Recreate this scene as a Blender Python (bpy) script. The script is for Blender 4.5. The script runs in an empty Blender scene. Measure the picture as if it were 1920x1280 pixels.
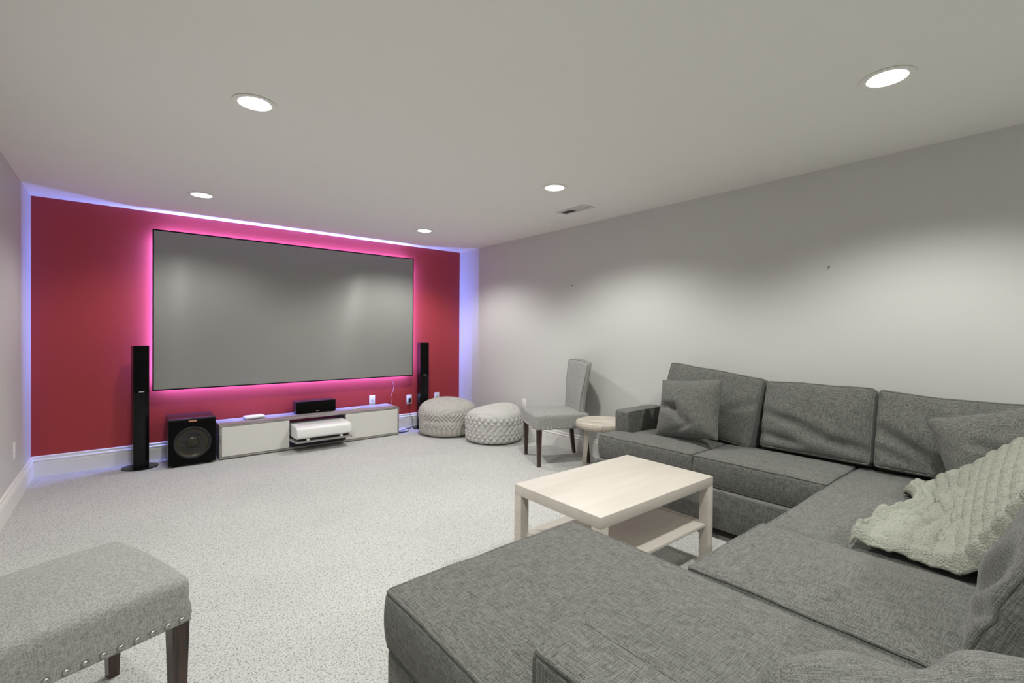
import bpy, bmesh, math, random
from mathutils import Vector, Matrix, noise
random.seed(7)
SC = bpy.context.scene
COL = SC.collection

# ------------------------------------------------------------------ camera
F_PX, YAW, PITCH, CY, ROLL = 881.91, .6903, -.0064, 628.45, .0061
cam_d = bpy.data.cameras.new('camera'); cam = bpy.data.objects.new('camera', cam_d); COL.objects.link(cam)
cam_d.sensor_fit = 'HORIZONTAL'; cam_d.sensor_width = 36.0
cam_d.lens = 36.0*F_PX/1920.0
cam_d.shift_y = -(640.0-CY)/1920.0
cam_d.clip_start = .02
_fw = Vector((math.sin(YAW)*math.cos(PITCH), math.cos(YAW)*math.cos(PITCH), math.sin(PITCH)))
_rt = Vector((math.cos(YAW), -math.sin(YAW), 0)); _up = _rt.cross(_fw)
_r2 = _rt*math.cos(ROLL)+_up*math.sin(ROLL); _u2 = _up*math.cos(ROLL)-_rt*math.sin(ROLL)
_m = Matrix((_r2, _u2, -_fw)).transposed().to_4x4(); _m.translation = (0, 0, 1.2)
cam.matrix_world = _m
SC.camera = cam

# ------------------------------------------------------------------ world, exposure
w = bpy.data.worlds.new('world'); SC.world = w; w.use_nodes = True
w.node_tree.nodes['Background'].inputs[0].default_value = (.8, .85, 1, 1)
w.node_tree.nodes['Background'].inputs[1].default_value = 0.0
SC.view_settings.view_transform = 'Standard'; SC.view_settings.look = 'None'
SC.view_settings.gamma = 1.0; SC.view_settings.use_curve_mapping = False
SC.view_settings.exposure = 0.0
SC.cycles.max_bounces = 14; SC.cycles.diffuse_bounces = 7; SC.cycles.glossy_bounces = 4
SC.cycles.sample_clamp_indirect = 6.0
SC.cycles.use_denoising = True
LAMP_W = 38.0            # each recessed lamp
LAMP_COL = (.99, 1.0, .955)
LED_W = 18.0              # per metre of strip
LED_COL = (.21, .27, 1.0)

# ------------------------------------------------------------------ room numbers
XL, XR, YB, YF, H = -.578, 3.535, 5.41, -2.45, 2.28
LX, LY = (.48, 2.475), (4.475, 2.51, .53, -1.45)

# ------------------------------------------------------------------ materials
def _nt(name):
    m = bpy.data.materials.new(name); m.use_nodes = True
    nt = m.node_tree; b = nt.nodes['Principled BSDF']
    return m, nt, b
def plain(name, col, rough=.6, metal=0., spec=.5, bump=0., bscale=200., var=0., coat=0., bdist=.002):
    m, nt, b = _nt(name)
    b.inputs['Base Color'].default_value = (*col, 1); b.inputs['Roughness'].default_value = rough
    b.inputs['Metallic'].default_value = metal; b.inputs['Specular IOR Level'].default_value = spec
    b.inputs['Coat Weight'].default_value = coat
    tc = nt.nodes.new('ShaderNodeTexCoord')
    n = nt.nodes.new('ShaderNodeTexNoise'); n.inputs['Scale'].default_value = bscale; n.inputs['Detail'].default_value = 3
    nt.links.new(tc.outputs['Object'], n.inputs['Vector'])
    if bump > 0:
        bp = nt.nodes.new('ShaderNodeBump'); bp.inputs['Strength'].default_value = bump; bp.inputs['Distance'].default_value = bdist
        nt.links.new(n.outputs['Fac'], bp.inputs['Height']); nt.links.new(bp.outputs['Normal'], b.inputs['Normal'])
    if var > 0:
        mx = nt.nodes.new('ShaderNodeMix'); mx.data_type = 'RGBA'
        mx.inputs['A'].default_value = (*[c*(1-var) for c in col], 1); mx.inputs['B'].default_value = (*[min(1, c*(1+var)) for c in col], 1)
        nt.links.new(n.outputs['Fac'], mx.inputs['Factor']); nt.links.new(mx.outputs['Result'], b.inputs['Base Color'])
    return m
def emit(name, col, s):
    m, nt, b = _nt(name)
    b.inputs['Base Color'].default_value = (*col, 1)
    b.inputs['Emission Color'].default_value = (*col, 1); b.inputs['Emission Strength'].default_value = s
    return m
def ramp(nt, src, p0, c0, p1, c1):
    r = nt.nodes.new('ShaderNodeValToRGB')
    r.color_ramp.elements[0].position = p0; r.color_ramp.elements[0].color = (*c0, 1)
    r.color_ramp.elements[1].position = p1; r.color_ramp.elements[1].color = (*c1, 1)
    nt.links.new(src, r.inputs['Fac']); return r.outputs['Color']
def math_n(nt, op, a, b=None):
    n = nt.nodes.new('ShaderNodeMath'); n.operation = op
    for i, v in enumerate((a, b)):
        if v is None: continue
        if isinstance(v, (int, float)): n.inputs[i].default_value = v
        else: nt.links.new(v, n.inputs[i])
    return n.outputs[0]
def stretched(nt, tc, scale, detail=2.0):
    mp = nt.nodes.new('ShaderNodeMapping'); mp.inputs['Scale'].default_value = scale
    nt.links.new(tc.outputs['Object'], mp.inputs['Vector'])
    n = nt.nodes.new('ShaderNodeTexNoise'); n.inputs['Scale'].default_value = 1.0; n.inputs['Detail'].default_value = detail
    nt.links.new(mp.outputs['Vector'], n.inputs['Vector']); return n.outputs['Fac']
def linen(name, dark, light, thin=260., long=14., bump=.5, dist=.0016, rough=.95, fold=0.):
    """woven cloth: three noises, each drawn out along one axis, give warp and weft on any face"""
    m, nt, b = _nt(name)
    tc = nt.nodes.new('ShaderNodeTexCoord')
    nx = stretched(nt, tc, (long, thin, thin)); ny = stretched(nt, tc, (thin, long, thin)); nz = stretched(nt, tc, (thin, thin, long))
    s = math_n(nt, 'ADD', math_n(nt, 'ADD', nx, ny), nz)
    s = math_n(nt, 'MULTIPLY', s, 1/3)
    b.inputs['Roughness'].default_value = rough; b.inputs['Specular IOR Level'].default_value = .12
    b.inputs['Sheen Weight'].default_value = .15; b.inputs['Sheen Roughness'].default_value = .5
    nt.links.new(ramp(nt, s, .415, dark, .585, light), b.inputs['Base Color'])
    h = s
    if fold > 0:
        nf = stretched(nt, tc, (7, 7, 7), 3.0)
        h = math_n(nt, 'ADD', math_n(nt, 'MULTIPLY', nf, fold), s)
    bp = nt.nodes.new('ShaderNodeBump'); bp.inputs['Strength'].default_value = bump; bp.inputs['Distance'].default_value = dist
    nt.links.new(h, bp.inputs['Height']); nt.links.new(bp.outputs['Normal'], b.inputs['Normal'])
    return m
def wood(name, dark, light, axis=0, rough=.5, thin=90., long=5., coat=0., bump=.15):
    m, nt, b = _nt(name)
    tc = nt.nodes.new('ShaderNodeTexCoord')
    sc = [thin]*3; sc[axis] = long
    n = stretched(nt, tc, sc, 4.0)
    nt.links.new(ramp(nt, n, .35, dark, .65, light), b.inputs['Base Color'])
    b.inputs['Roughness'].default_value = rough; b.inputs['Coat Weight'].default_value = coat
    bp = nt.nodes.new('ShaderNodeBump'); bp.inputs['Strength'].default_value = bump; bp.inputs['Distance'].default_value = .001
    nt.links.new(n, bp.inputs['Height']); nt.links.new(bp.outputs['Normal'], b.inputs['Normal'])
    return m
def carpet():
    m, nt, b = _nt('carpet')
    tc = nt.nodes.new('ShaderNodeTexCoord')
    n1 = nt.nodes.new('ShaderNodeTexNoise'); n1.inputs['Scale'].default_value = 135; n1.inputs['Detail'].default_value = 5; n1.inputs['Roughness'].default_value = .7
    n2 = nt.nodes.new('ShaderNodeTexVoronoi'); n2.inputs['Scale'].default_value = 210; n2.feature = 'F1'
    n3 = nt.nodes.new('ShaderNodeTexNoise'); n3.inputs['Scale'].default_value = 1.6; n3.inputs['Detail'].default_value = 3
    n4 = nt.nodes.new('ShaderNodeTexNoise'); n4.inputs['Scale'].default_value = 420; n4.inputs['Detail'].default_value = 2
    for n in (n1, n2, n3, n4): nt.links.new(tc.outputs['Object'], n.inputs['Vector'])
    h = math_n(nt, 'SUBTRACT', n1.outputs['Fac'], math_n(nt, 'MULTIPLY', n2.outputs['Distance'], .35))
    h = math_n(nt, 'ADD', h, math_n(nt, 'MULTIPLY', n4.outputs['Fac'], .3))
    c1 = ramp(nt, h, .28, (.27, .265, .255), .49, (.645, .64, .617))
    mx = nt.nodes.new('ShaderNodeMix'); mx.data_type = 'RGBA'; mx.blend_type = 'MULTIPLY'; mx.inputs['Factor'].default_value = 1
    nt.links.new(c1, mx.inputs['A'])
    nt.links.new(ramp(nt, n3.outputs['Fac'], .3, (.93, .93, .93), .7, (1, 1, 1)), mx.inputs['B'])
    nt.links.new(mx.outputs['Result'], b.inputs['Base Color'])
    b.inputs['Roughness'].default_value = 1; b.inputs['Specular IOR Level'].default_value = .05
    bp = nt.nodes.new('ShaderNodeBump'); bp.inputs['Strength'].default_value = .8; bp.inputs['Distance'].default_value = .005
    nt.links.new(h, bp.inputs['Height']); nt.links.new(bp.outputs['Normal'], b.inputs['Normal'])
    return m
def paint(name, col, rough=.55):
    return plain(name, col, rough, bump=.12, bscale=160., spec=.3)
def screen_mat():
    m, nt, b = _nt('screen_fabric')
    b.inputs['Base Color'].default_value = (.285, .285, .268, 1); b.inputs['Roughness'].default_value = .36
    b.inputs['Anisotropic'].default_value = .92; b.inputs['Specular IOR Level'].default_value = .35
    t = nt.nodes.new('ShaderNodeTangent'); t.direction_type = 'RADIAL'; t.axis = 'Y'
    cb = nt.nodes.new('ShaderNodeCombineXYZ'); cb.inputs[2].default_value = 1.0
    nt.links.new(cb.outputs[0], b.inputs['Tangent'])
    return m
M = dict(
    wall=paint('wall_paint', (.585, .582, .565), .5), ceil=paint('ceiling_paint', (.86, .85, .815), .8),
    red=paint('red_paint', (.39, .043, .041), .45), trim=plain('trim_paint', (.80, .79, .76), .35),
    carpet=carpet(),
    sofa=linen('sofa_linen', (.058, .058, .053), (.195, .195, .181), thin=540., long=26., bump=.7),
    chair=linen('chair_tweed', (.20, .20, .19), (.40, .40, .38), thin=520, long=70, bump=.6),
    leg=wood('dark_walnut', (.012, .006, .004), (.06, .025, .014), 2, .3, coat=.4),
    table=wood('birch_foil', (.535, .485, .432), (.585, .54, .488), 0, .5, thin=14, long=1.4, bump=.02),
    stool=wood('driftwood', (.36, .32, .27), (.66, .61, .54), 1, .8, thin=70, long=4, bump=.8),
    stool_v=wood('driftwood_leg', (.33, .29, .25), (.62, .57, .50), 2, .8, thin=60, long=6, bump=.8),
    bark=plain('bark_edge', (.40, .35, .29), .9, bump=1., bscale=90, var=.5),
    grey_wood=wood('grey_oak', (.20, .18, .165), (.38, .355, .34), 0, .5, thin=60, long=4),
    white=plain('white_laminate', (.70, .69, .65), .35), plastic=plain('white_plastic', (.78, .78, .76), .35),
    black=plain('black_gloss', (.004, .004, .005), .2, spec=.25), matt=plain('black_matt', (.004, .004, .004), .8, bump=.3, bscale=900, spec=.08),
    sub=wood('black_ash', (.006, .006, .008), (.03, .03, .034), 0, .24, thin=120, long=5),
    cone=plain('spun_cone', (.055, .048, .038), .28, metal=.7), copper=plain('copper_badge', (.75, .38, .22), .3, metal=.9),
    silver=plain('silver_badge', (.75, .75, .75), .3, metal=.6), chrome=plain('nail_steel', (.45, .44, .42), .3, metal=1.),
    rubber=plain('rubber', (.012, .012, .012), .6), screen=screen_mat(),
    led=emit('led_tape', (.55, .45, 1.0), 6.0), bulb=emit('bulb_glow', (1, .98, .94), 14.0),
    baffle=plain('baffle_white', (.60, .60, .58), .4), vent=plain('vent_enamel', (.66, .655, .63), .4), void=plain('duct_dark', (.06, .06, .055), .9),
    blue=plain('blue_cable', (.04, .10, .42), .4), cord=plain('black_cord', (.012, .012, .012), .5), clear=plain('thin_wire', (.62, .45, .48), .4),
    knit1=plain('pouf_wool', (.46, .44, .405), .95, bump=.8, bscale=260, var=.08), knit2=plain('pouf_cotton', (.54, .53, .505), .95, bump=.8, bscale=260, var=.08),
    throw=plain('sherpa', (.345, .35, .298), 1.0, bump=1., bscale=170, var=.28, spec=.05, bdist=.008),
    disc=plain('disc_white', (.66, .66, .72), .25), glass=plain('lens_black', (.01, .01, .012), .08),
    ceil_dot=plain('outlet_slot', (.10, .10, .10), .6),
)

# ------------------------------------------------------------------ mesh helpers
class MB:
    def __init__(s): s.v, s.f = [], []
    def add(s, v, f):
        n = len(s.v); s.v += [tuple(p) for p in v]; s.f += [tuple(i+n for i in q) for q in f]; return s
    def bm(s, b):
        b.verts.index_update(); s.add([v.co[:] for v in b.verts], [[v.index for v in f.verts] for f in b.faces]); b.free(); return s
    def box(s, x0, x1, y0, y1, z0, z1, bev=0., seg=2):
        b = bmesh.new(); bmesh.ops.create_cube(b, size=1)
        bmesh.ops.scale(b, vec=(x1-x0, y1-y0, z1-z0), verts=b.verts)
        bmesh.ops.translate(b, vec=((x0+x1)/2, (y0+y1)/2, (z0+z1)/2), verts=b.verts)
        if bev > 0: bmesh.ops.bevel(b, geom=b.edges[:], offset=bev, segments=seg, profile=.5, affect='EDGES')
        return s.bm(b)
    def hexa(s, bot, top):
        return s.add(list(bot)+list(top), [(3, 2, 1, 0), (4, 5, 6, 7), (0, 1, 5, 4), (1, 2, 6, 5), (2, 3, 7, 6), (3, 0, 4, 7)])
    def tube(s, pts, r, k=6, closed=False, caps=True):
        P = [Vector(p) for p in pts]; n = len(P); rs = r if isinstance(r, (list, tuple)) else [r]*n
        vs, fs = [], []; ref = None
        for i, p in enumerate(P):
            a = P[(i-1) % n] if (closed or i > 0) else p; b = P[(i+1) % n] if (closed or i < n-1) else p
            t = (b-a)
            t = t.normalized() if t.length > 1e-9 else Vector((0, 0, 1))
            if ref is None:
                ref = Vector((0, 0, 1)) if abs(t.z) < .9 else Vector((1, 0, 0))
            u = (ref - t*ref.dot(t))
            if u.length < 1e-6: u = t.orthogonal()
            u.normalize(); ref = u; q = t.cross(u)
            for j in range(k):
                an = 2*math.pi*j/k; vs.append(p+(u*math.cos(an)+q*math.sin(an))*rs[i])
        for i in range(n if closed else n-1):
            for j in range(k):
                a, b = i*k+j, i*k+(j+1) % k; c, d = ((i+1) % n)*k+(j+1) % k, ((i+1) % n)*k+j
                fs.append((a, b, c, d))
        if not closed and caps:
            fs.append(tuple(range(k))[::-1]); fs.append(tuple((n-1)*k+j for j in range(k)))
        return s.add(vs, fs)
    def lathe(s, prof, k=48, c=(0, 0, 0), axis='z'):
        vs, fs = [], []; n = len(prof)
        for i in range(k):
            a = 2*math.pi*i/k
            for r, z in prof:
                p = (r*math.cos(a), r*math.sin(a), z)
                if axis == 'y': p = (p[0], p[2], p[1])
                vs.append((p[0]+c[0], p[1]+c[1], p[2]+c[2]))
        for i in range(k):
            for j in range(n-1):
                a, b = i*n+j, i*n+j+1; c2, d = ((i+1) % k)*n+j+1, ((i+1) % k)*n+j
                fs.append((a, d, c2, b))
        return s.add(vs, fs)
    def extrude_profile(s, prof, p0, p1, nrm):
        """prof: (out, z) points closed; swept from p0 to p1, 'out' along nrm"""
        vs = []; n = len(prof); N = Vector(nrm)
        for p in (p0, p1):
            for o, z in prof: vs.append(Vector(p)+N*o+Vector((0, 0, z)))
        fs = [(i, (i+1) % n, n+(i+1) % n, n+i) for i in range(n)]+[tuple(range(n))[::-1], tuple(range(n, 2*n))]
        return s.add(vs, fs)
    def mesh(s, name, smooth=False):
        me = bpy.data.meshes.new(name); me.from_pydata(s.v, [], s.f)
        b = bmesh.new(); b.from_mesh(me); bmesh.ops.remove_doubles(b, verts=b.verts, dist=1e-6)
        bmesh.ops.recalc_face_normals(b, faces=b.faces); b.to_mesh(me); b.free()
        if smooth: me.polygons.foreach_set('use_smooth', [True]*len(me.polygons))
        me.update(); return me
    def obj(s, name, mat, parent=None, smooth=False, loc=None, rot=None):
        me = s.mesh(name, smooth); me.materials.append(M[mat] if isinstance(mat, str) else mat)
        return link(name, me, parent, loc, rot)
def link(name, me, parent=None, loc=None, rot=None):
    o = bpy.data.objects.new(name, me); COL.objects.link(o)
    if parent: o.parent = parent
    if loc is not None: o.location = loc
    if rot is not None: o.rotation_euler = rot
    return o
def autosmooth(o, deg=35):
    me = o.data; me.polygons.foreach_set('use_smooth', [True]*len(me.polygons))
    b = bmesh.new(); b.from_mesh(me)
    for e in b.edges:
        if len(e.link_faces) == 2 and e.calc_face_angle(0) > math.radians(deg): e.smooth = False
    b.to_mesh(me); b.free(); return o
def tag(o, label, cat, group=None):
    o['label'] = label; o['category'] = cat
    if group: o['group'] = group
    return o
def thing(name, label, cat, loc=(0, 0, 0), rz=0., group=None):
    o = bpy.data.objects.new(name, None); COL.objects.link(o); o.empty_display_size = .1
    o.location = loc; o.rotation_euler = (0, 0, rz); return tag(o, label, cat, group)
def struct(o): o['kind'] = 'structure'; return o
def copy_tree(o, parent=None):
    c = o.copy(); COL.objects.link(c); c.parent = parent
    for ch in list(o.children): copy_tree(ch, c)
    return c
def sstep(a, b, x):
    t = max(0., min(1., (x-a)/(b-a))); return t*t*(3-2*t)
def axis_pts(h, r, n):
    a = [-h, -h+.12*r, -h+.35*r, -h+.65*r, -h+r]; inner = [-h+r+(2*h-2*r)*i/n for i in range(1, n)]
    return a+inner+[-x for x in reversed(a)]
def soft_point(p, hh, r):
    q = Vector([max(-(h-r), min(h-r, c)) for c, h in zip(p, hh)]); v = Vector(p)-q
    L = v.length
    return q+v*(r/L) if L > 1e-9 else q
def soft_box(size, r, n, fn=None):
    hh = [s/2 for s in size]; ax = [axis_pts(hh[i], r, n[i]) for i in range(3)]
    mb = MB(); idx = {}
    def vid(p):
        k = tuple(round(c, 6) for c in p)
        if k not in idx:
            q = soft_point(p, hh, r); q = fn(q, p) if fn else q
            idx[k] = len(mb.v); mb.v.append(tuple(q))
        return idx[k]
    for d in range(3):
        a, b = [i for i in range(3) if i != d]
        for sgn in (-1, 1):
            for i in range(len(ax[a])-1):
                for j in range(len(ax[b])-1):
                    q = []
                    for (u, v) in ((i, j), (i+1, j), (i+1, j+1), (i, j+1)):
                        p = [0, 0, 0]; p[d] = sgn*hh[d]; p[a] = ax[a][u]; p[b] = ax[b][v]; q.append(vid(p))
                    mb.f.append(tuple(q) if sgn > 0 else tuple(reversed(q)))
    return mb
def rim_path(size, r, d, sgn, fn=None, out=.0, n=40):
    """perimeter of one face (axis d, side sgn), carried through the same shaping as the box"""
    hh = [s/2 for s in size]; a, b = [i for i in range(3) if i != d]; P = []
    cs = [(-1, -1), (1, -1), (1, 1), (-1, 1)]
    for k in range(4):
        c0, c1 = cs[k], cs[(k+1) % 4]
        for i in range(n):
            t = i/n; t = .5-.5*math.cos(math.pi*t)
            p = [0, 0, 0]; p[d] = sgn*hh[d]
            p[a] = hh[a]*(c0[0]+(c1[0]-c0[0])*t); p[b] = hh[b]*(c0[1]+(c1[1]-c0[1])*t)
            q = soft_point(p, hh, r); q = fn(q, p) if fn else q
            P.append(Vector(q))
    return P
def cushion(name, size, r, n, mat, parent, loc, rot=(0, 0, 0), fn=None, pipes=((2, 1), (2, -1)), pr=.0055):
    o = soft_box(size, r, n, fn).obj(name, mat, parent, True, loc, rot)
    for d, sg in pipes:
        mb = MB(); mb.tube(rim_path(size, r, d, sg, fn), pr, 6, True); mb.obj('piping', mat, o, True)
    return o

# ================================================================== STRUCTURE
floor = struct(MB().box(XL-.1, XR+.1, YF-.1, YB+.1, -.1, 0).obj('floor', 'carpet'))
struct(MB().box(XL-.1, XL, YF-.1, YB+.1, 0, H+.0).obj('wall_left', 'wall'))
struct(MB().box(XR, XR+.1, YF-.1, YB+.1, 0, H+.0).obj('wall_right', 'wall'))
struct(MB().box(XL, XR, YB, YB+.1, 0, H+.0).obj('wall_back', 'red'))
struct(MB().box(XL, XR, YF-.1, YF, 0, H+.0).obj('wall_front', 'wall'))
# ceiling with round holes for the recessed lamps
def ceiling():
    b = bmesh.new(); es = []
    def loop(pts):
        vs = [b.verts.new((x, y, H)) for x, y in pts]
        for i in range(len(vs)): es.append(b.edges.new((vs[i], vs[(i+1) % len(vs)])))
    loop([(XL-.1, YF-.1), (XR+.1, YF-.1), (XR+.1, YB+.1), (XL-.1, YB+.1)])
    for x in LX:
        for y in LY: loop([(x+.072*math.cos(2*math.pi*i/48), y+.072*math.sin(2*math.pi*i/48)) for i in range(48)])
    bmesh.ops.triangle_fill(b, edges=es, use_beauty=True)
    for f in list(b.faces):          # drop any fill inside a hole
        c = f.calc_center_median()
        if any((c.x-x)**2+(c.y-y)**2 < .066**2 for x in LX for y in LY): b.faces.remove(f)
    me = bpy.data.meshes.new('ceiling'); b.to_mesh(me); b.free(); me.materials.append(M['ceil'])
    return struct(link('ceiling', me))
ceiling()
# baseboards: flat lower board, moulded cap
BBP = [(0, 0), (.016, 0), (.016, .115), (.0135, .119), (.0135, .124), (.018, .129), (.018, .136), (.012, .143), (.010, .152), (.012, .156), (.012, .162), (.006, .168), (0, .168)]
def bboard(nm, p0, p1, n): return struct(autosmooth(MB().extrude_profile(BBP, p0, p1, n).obj(nm, 'trim'), 25))
bboard('baseboard_back', (XL, YB, 0), (XR, YB, 0), (0, -1, 0))
bboard('baseboard_left', (XL, YF, 0), (XL, YB, 0), (1, 0, 0))
bboard('baseboard_right', (XR, YB, 0), (XR, YF, 0), (-1, 0, 0))
bboard('baseboard_front', (XR, YF, 0), (XL, YF, 0), (0, 1, 0))

# ================================================================== RECESSED LAMPS
def downlight():
    t = thing('recessed_light', '', 'ceiling light')
    k = 48
    autosmooth(MB().lathe([(.072, -.001), (.092, -.001), (.095, -.003), (.094, -.006), (.080, -.007), (.0715, -.004), (.0715, .0)], k).obj('trim_ring', 'ceil', t), 40)
    prof = [(.0715, .0)]
    for i in range(9):
        z = .004+i*.0078; r = .0715-.0012*i
        prof += [(r, z), (r-.0022, z+.0015), (r-.0022, z+.005), (r-.0010, z+.0062)]
    prof += [(.058, .078), (.058, .082), (0.0005, .082)]
    MB().lathe(prof, k).obj('baffle', 'baffle', t, True)
    MB().lathe([(.0005, .044), (.03, .046), (.045, .052), (.051, .062), (.046, .074), (.02, .08), (.0005, .081)], 32).obj('bulb', 'bulb', t, True)
    return t
LAB = {(0, 0): 'recessed downlight over the subwoofer end of the screen wall', (1, 0): 'recessed downlight over the poufs by the red wall',
       (0, 1): 'recessed downlight over the open carpet between low cabinet and nailhead chair', (1, 1): 'recessed downlight beside the ceiling air vent',
       (0, 2): 'recessed downlight over the chaise end of the sofa', (1, 2): 'recessed downlight over the sofa corner and birch table',
       (0, 3): 'recessed downlight behind the sofa by the pale wall opposite the sofa back', (1, 3): 'recessed downlight behind the sofa by the long grey wall'}
dl0 = downlight()
for i, x in enumerate(LX):
    for j, y in enumerate(LY):
        d = dl0 if (i, j) == (0, 0) else copy_tree(dl0)
        d.location = (x, y, H); d['label'] = LAB[(i, j)]; d['group'] = 'recessed lamps in the ceiling'
        ld = bpy.data.lights.new('lamp_beam', 'SPOT'); ld.energy = LAMP_W; ld.color = LAMP_COL
        ld.spot_size = math.radians(138); ld.spot_blend = .55; ld.shadow_soft_size = .045
        lo = bpy.data.objects.new('lamp_beam', ld); COL.objects.link(lo); lo.parent = d; lo.location = (0, 0, -.002)

# ================================================================== PROJECTION SCREEN WITH LED STRIP
SX0, SX1, SZ0, SZ1 = .200, 2.800, .650, 2.112
sy = YB-.080
scr = thing('projection_screen', 'large grey fixed-frame projection screen with black edge, glowing behind, on red wall', 'screen', ((SX0+SX1)/2, YB-.03, SZ0))
def Lc(x0, x1, y0, y1, z0, z1):  # world box -> screen-local
    ox, oy, oz = scr.location; return (x0-ox, x1-ox, y0-oy, y1-oy, z0-oz, z1-oz)
FW = .011
MB().box(*Lc(SX0+FW*.5, SX1-FW*.5, sy+.003, sy+.012, SZ0+FW*.5, SZ1-FW*.5)).obj('screen_surface', 'screen', scr)
for a in ((SX0, SX1, SZ0, SZ0+FW), (SX0, SX1, SZ1-FW, SZ1), (SX0, SX0+FW, SZ0+FW, SZ1-FW), (SX1-FW, SX1, SZ0+FW, SZ1-FW)):
    MB().box(*Lc(a[0], a[1], sy, sy+.018, a[2], a[3]), bev=.0015).obj('frame_bar', 'matt', scr)
for x in (SX0+.5, SX1-.5):
    MB().box(*Lc(x-.04, x+.04, sy+.012, YB, SZ1-.12, SZ1-.07)).obj('wall_bracket', 'matt', scr)
INS = .055; ly = YB-.038
strips = [((SX0+INS, SX1-INS), SZ1-INS, (0, 0, 1)), ((SX0+INS, SX1-INS), SZ0+INS, (0, 0, -1)), ((SZ0+INS, SZ1-INS), SX0+INS, (-1, 0, 0)), ((SZ0+INS, SZ1-INS), SX1-INS, (1, 0, 0))]
for (a0, a1), c, out in strips:
    hor = out[2] != 0
    bx = (a0, a1, ly-.002, ly+.001, c-.004, c+.004) if hor else (c-.004, c+.004, ly-.002, ly+.001, a0, a1)
    MB().box(*Lc(*bx)).obj('led_strip', 'led', scr)
    ad = bpy.data.lights.new('strip_glow', 'AREA'); ad.shape = 'RECTANGLE'; ad.size = a1-a0; ad.size_y = .008
    ad.energy = LED_W*(a1-a0); ad.color = LED_COL
    ao = bpy.data.objects.new('strip_glow', ad); COL.objects.link(ao)
    pos = Vector(((a0+a1)/2, ly+.003, c)) if hor else Vector((c, ly+.003, (a0+a1)/2))
    zdir = -(Vector(out)*.85+Vector((0, 1, 0))*.5).normalized()      # lamp shines along -Z
    xdir = Vector((1, 0, 0)) if hor else Vector((0, 0, 1))
    ydir = zdir.cross(xdir)
    mt = Matrix((xdir, ydir, zdir)).transposed().to_4x4(); mt.translation = pos
    ao.parent = scr; ao.matrix_basis = Matrix.Translation(-Vector(scr.location)) @ mt

# ================================================================== WALL OUTLETS, VENT, HOOKS
def outlet(label, loc, rz, kind):
    t = thing('wall_outlet', label, 'outlet', loc, rz, 'white cover plates on the walls')     # local: faces -Y
    autosmooth(MB().box(-.036, .036, -.006, 0, -.058, .058, .003).obj('cover_plate', 'plastic', t), 40)
    if kind == 'duplex':
        autosmooth(MB().box(-.017, .017, -.0085, -.004, -.034, .034, .002).obj('receptacle', 'plastic', t), 40)
        for z in (-.018, .018):
            for x in (-.006, .006): MB().box(x-.001, x+.001, -.0088, -.008, z-.004, z+.005).obj('slot', 'ceil_dot', t)
    elif kind == 'jack':
        autosmooth(MB().box(-.017, .017, -.0085, -.004, -.034, .034, .002).obj('insert', 'white', t), 40)
        MB().box(-.006, .006, -.0088, -.008, -.006, .006).obj('jack', 'ceil_dot', t)
    return t
outlet('white cover plate on red wall just above the low cabinet top', (2.297, YB, .375), 0, 'jack')
o2 = outlet('white outlet on red wall with a black plug in it', (2.785, YB, .345), 0, 'duplex')
outlet('white cover plate on red wall behind the zigzag knitted pouf', (3.185, YB, .345), 0, 'jack')
outlet('white outlet on grey wall behind the basket-weave pouf', (XR, 4.05, .385), -math.pi/2, 'duplex')
outlet('white outlet on the bare pale wall beside the red wall corner', (XL, 4.63, .372), math.pi/2, 'duplex')
v = thing('ceiling_vent', 'small white ceiling air register with two louvred openings', 'vent', (3.055, 2.845, H))
VL, VW = .345, .135
for a in ((-VW/2, VW/2, -VL/2, -VL/2+.032), (-VW/2, VW/2, VL/2-.032, VL/2), (-VW/2, -VW/2+.03, -VL/2+.032, VL/2-.032), (VW/2-.03, VW/2, -VL/2+.032, VL/2-.032), (-VW/2+.03, VW/2-.03, -.008, .008)):
    MB().box(a[0], a[1], a[2], a[3], -.006, -.0005, .001, 1).obj('vent_frame', 'vent', v)
MB().box(-VW/2+.03, VW/2-.03, -VL/2+.032, VL/2-.032, -.0018, -.0006).obj('duct_backing', 'void', v)
for s_ in (-1, 1):
    for i in range(7):
        y = s_*(.016+i*.0175)
        MB().hexa([(-.036, y, -.0052), (.036, y, -.0052), (.036, y+.001, -.0052), (-.036, y+.001, -.0052)], [(-.036, y+.007*s_, -.002), (.036, y+.007*s_, -.002), (.036, y+.007*s_+.001, -.002), (-.036, y+.007*s_+.001, -.002)]).obj('louvre', 'vent', v)
for yy, zz, wh in ((1.047, 1.638, 'above the sofa back'), (3.313, 1.682, 'above the grey side chair')):
    h_ = MB(); h_.tube([(0, 0, 0), (-.012, 0, -.002)], .0025, 8).tube([(-.011, 0, -.002), (-.014, 0, -.002)], .005, 10)
    tag(h_.obj('wall_nail', 'rubber', None, False, (XR, yy, zz)), 'tiny dark nail left in the grey wall '+wh, 'nail')

# ================================================================== LOW TV CABINET
CX0, CX1, CY0, CY1, CZ = .682, 2.475, 5.055, 5.385, .325
tv = thing('tv_cabinet', 'long low grey oak media cabinet with white doors and open middle bay', 'cabinet', ((CX0+CX1)/2, (CY0+CY1)/2, 0))
def T(x0, x1, y0, y1, z0, z1, nm, mat, bev=.001, par=None):
    ox, oy = tv.location[0], tv.location[1]
    return autosmooth(MB().box(x0-ox, x1-ox, y0-oy, y1-oy, z0, z1, bev, 1).obj(nm, mat, par or tv), 40)
DV0, DV1 = 1.285, 1.852
T(CX0, CX1, CY0-.004, CY1, CZ-.018, CZ, 'top_panel', 'grey_wood')
T(CX0, CX1, CY0, CY1, .008, .026, 'bottom_panel', 'grey_wood')
for a, b in ((CX0, CX0+.016), (CX1-.016, CX1)): T(a, b, CY0, CY1, .026, CZ-.018, 'side_panel', 'grey_wood')
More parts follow.
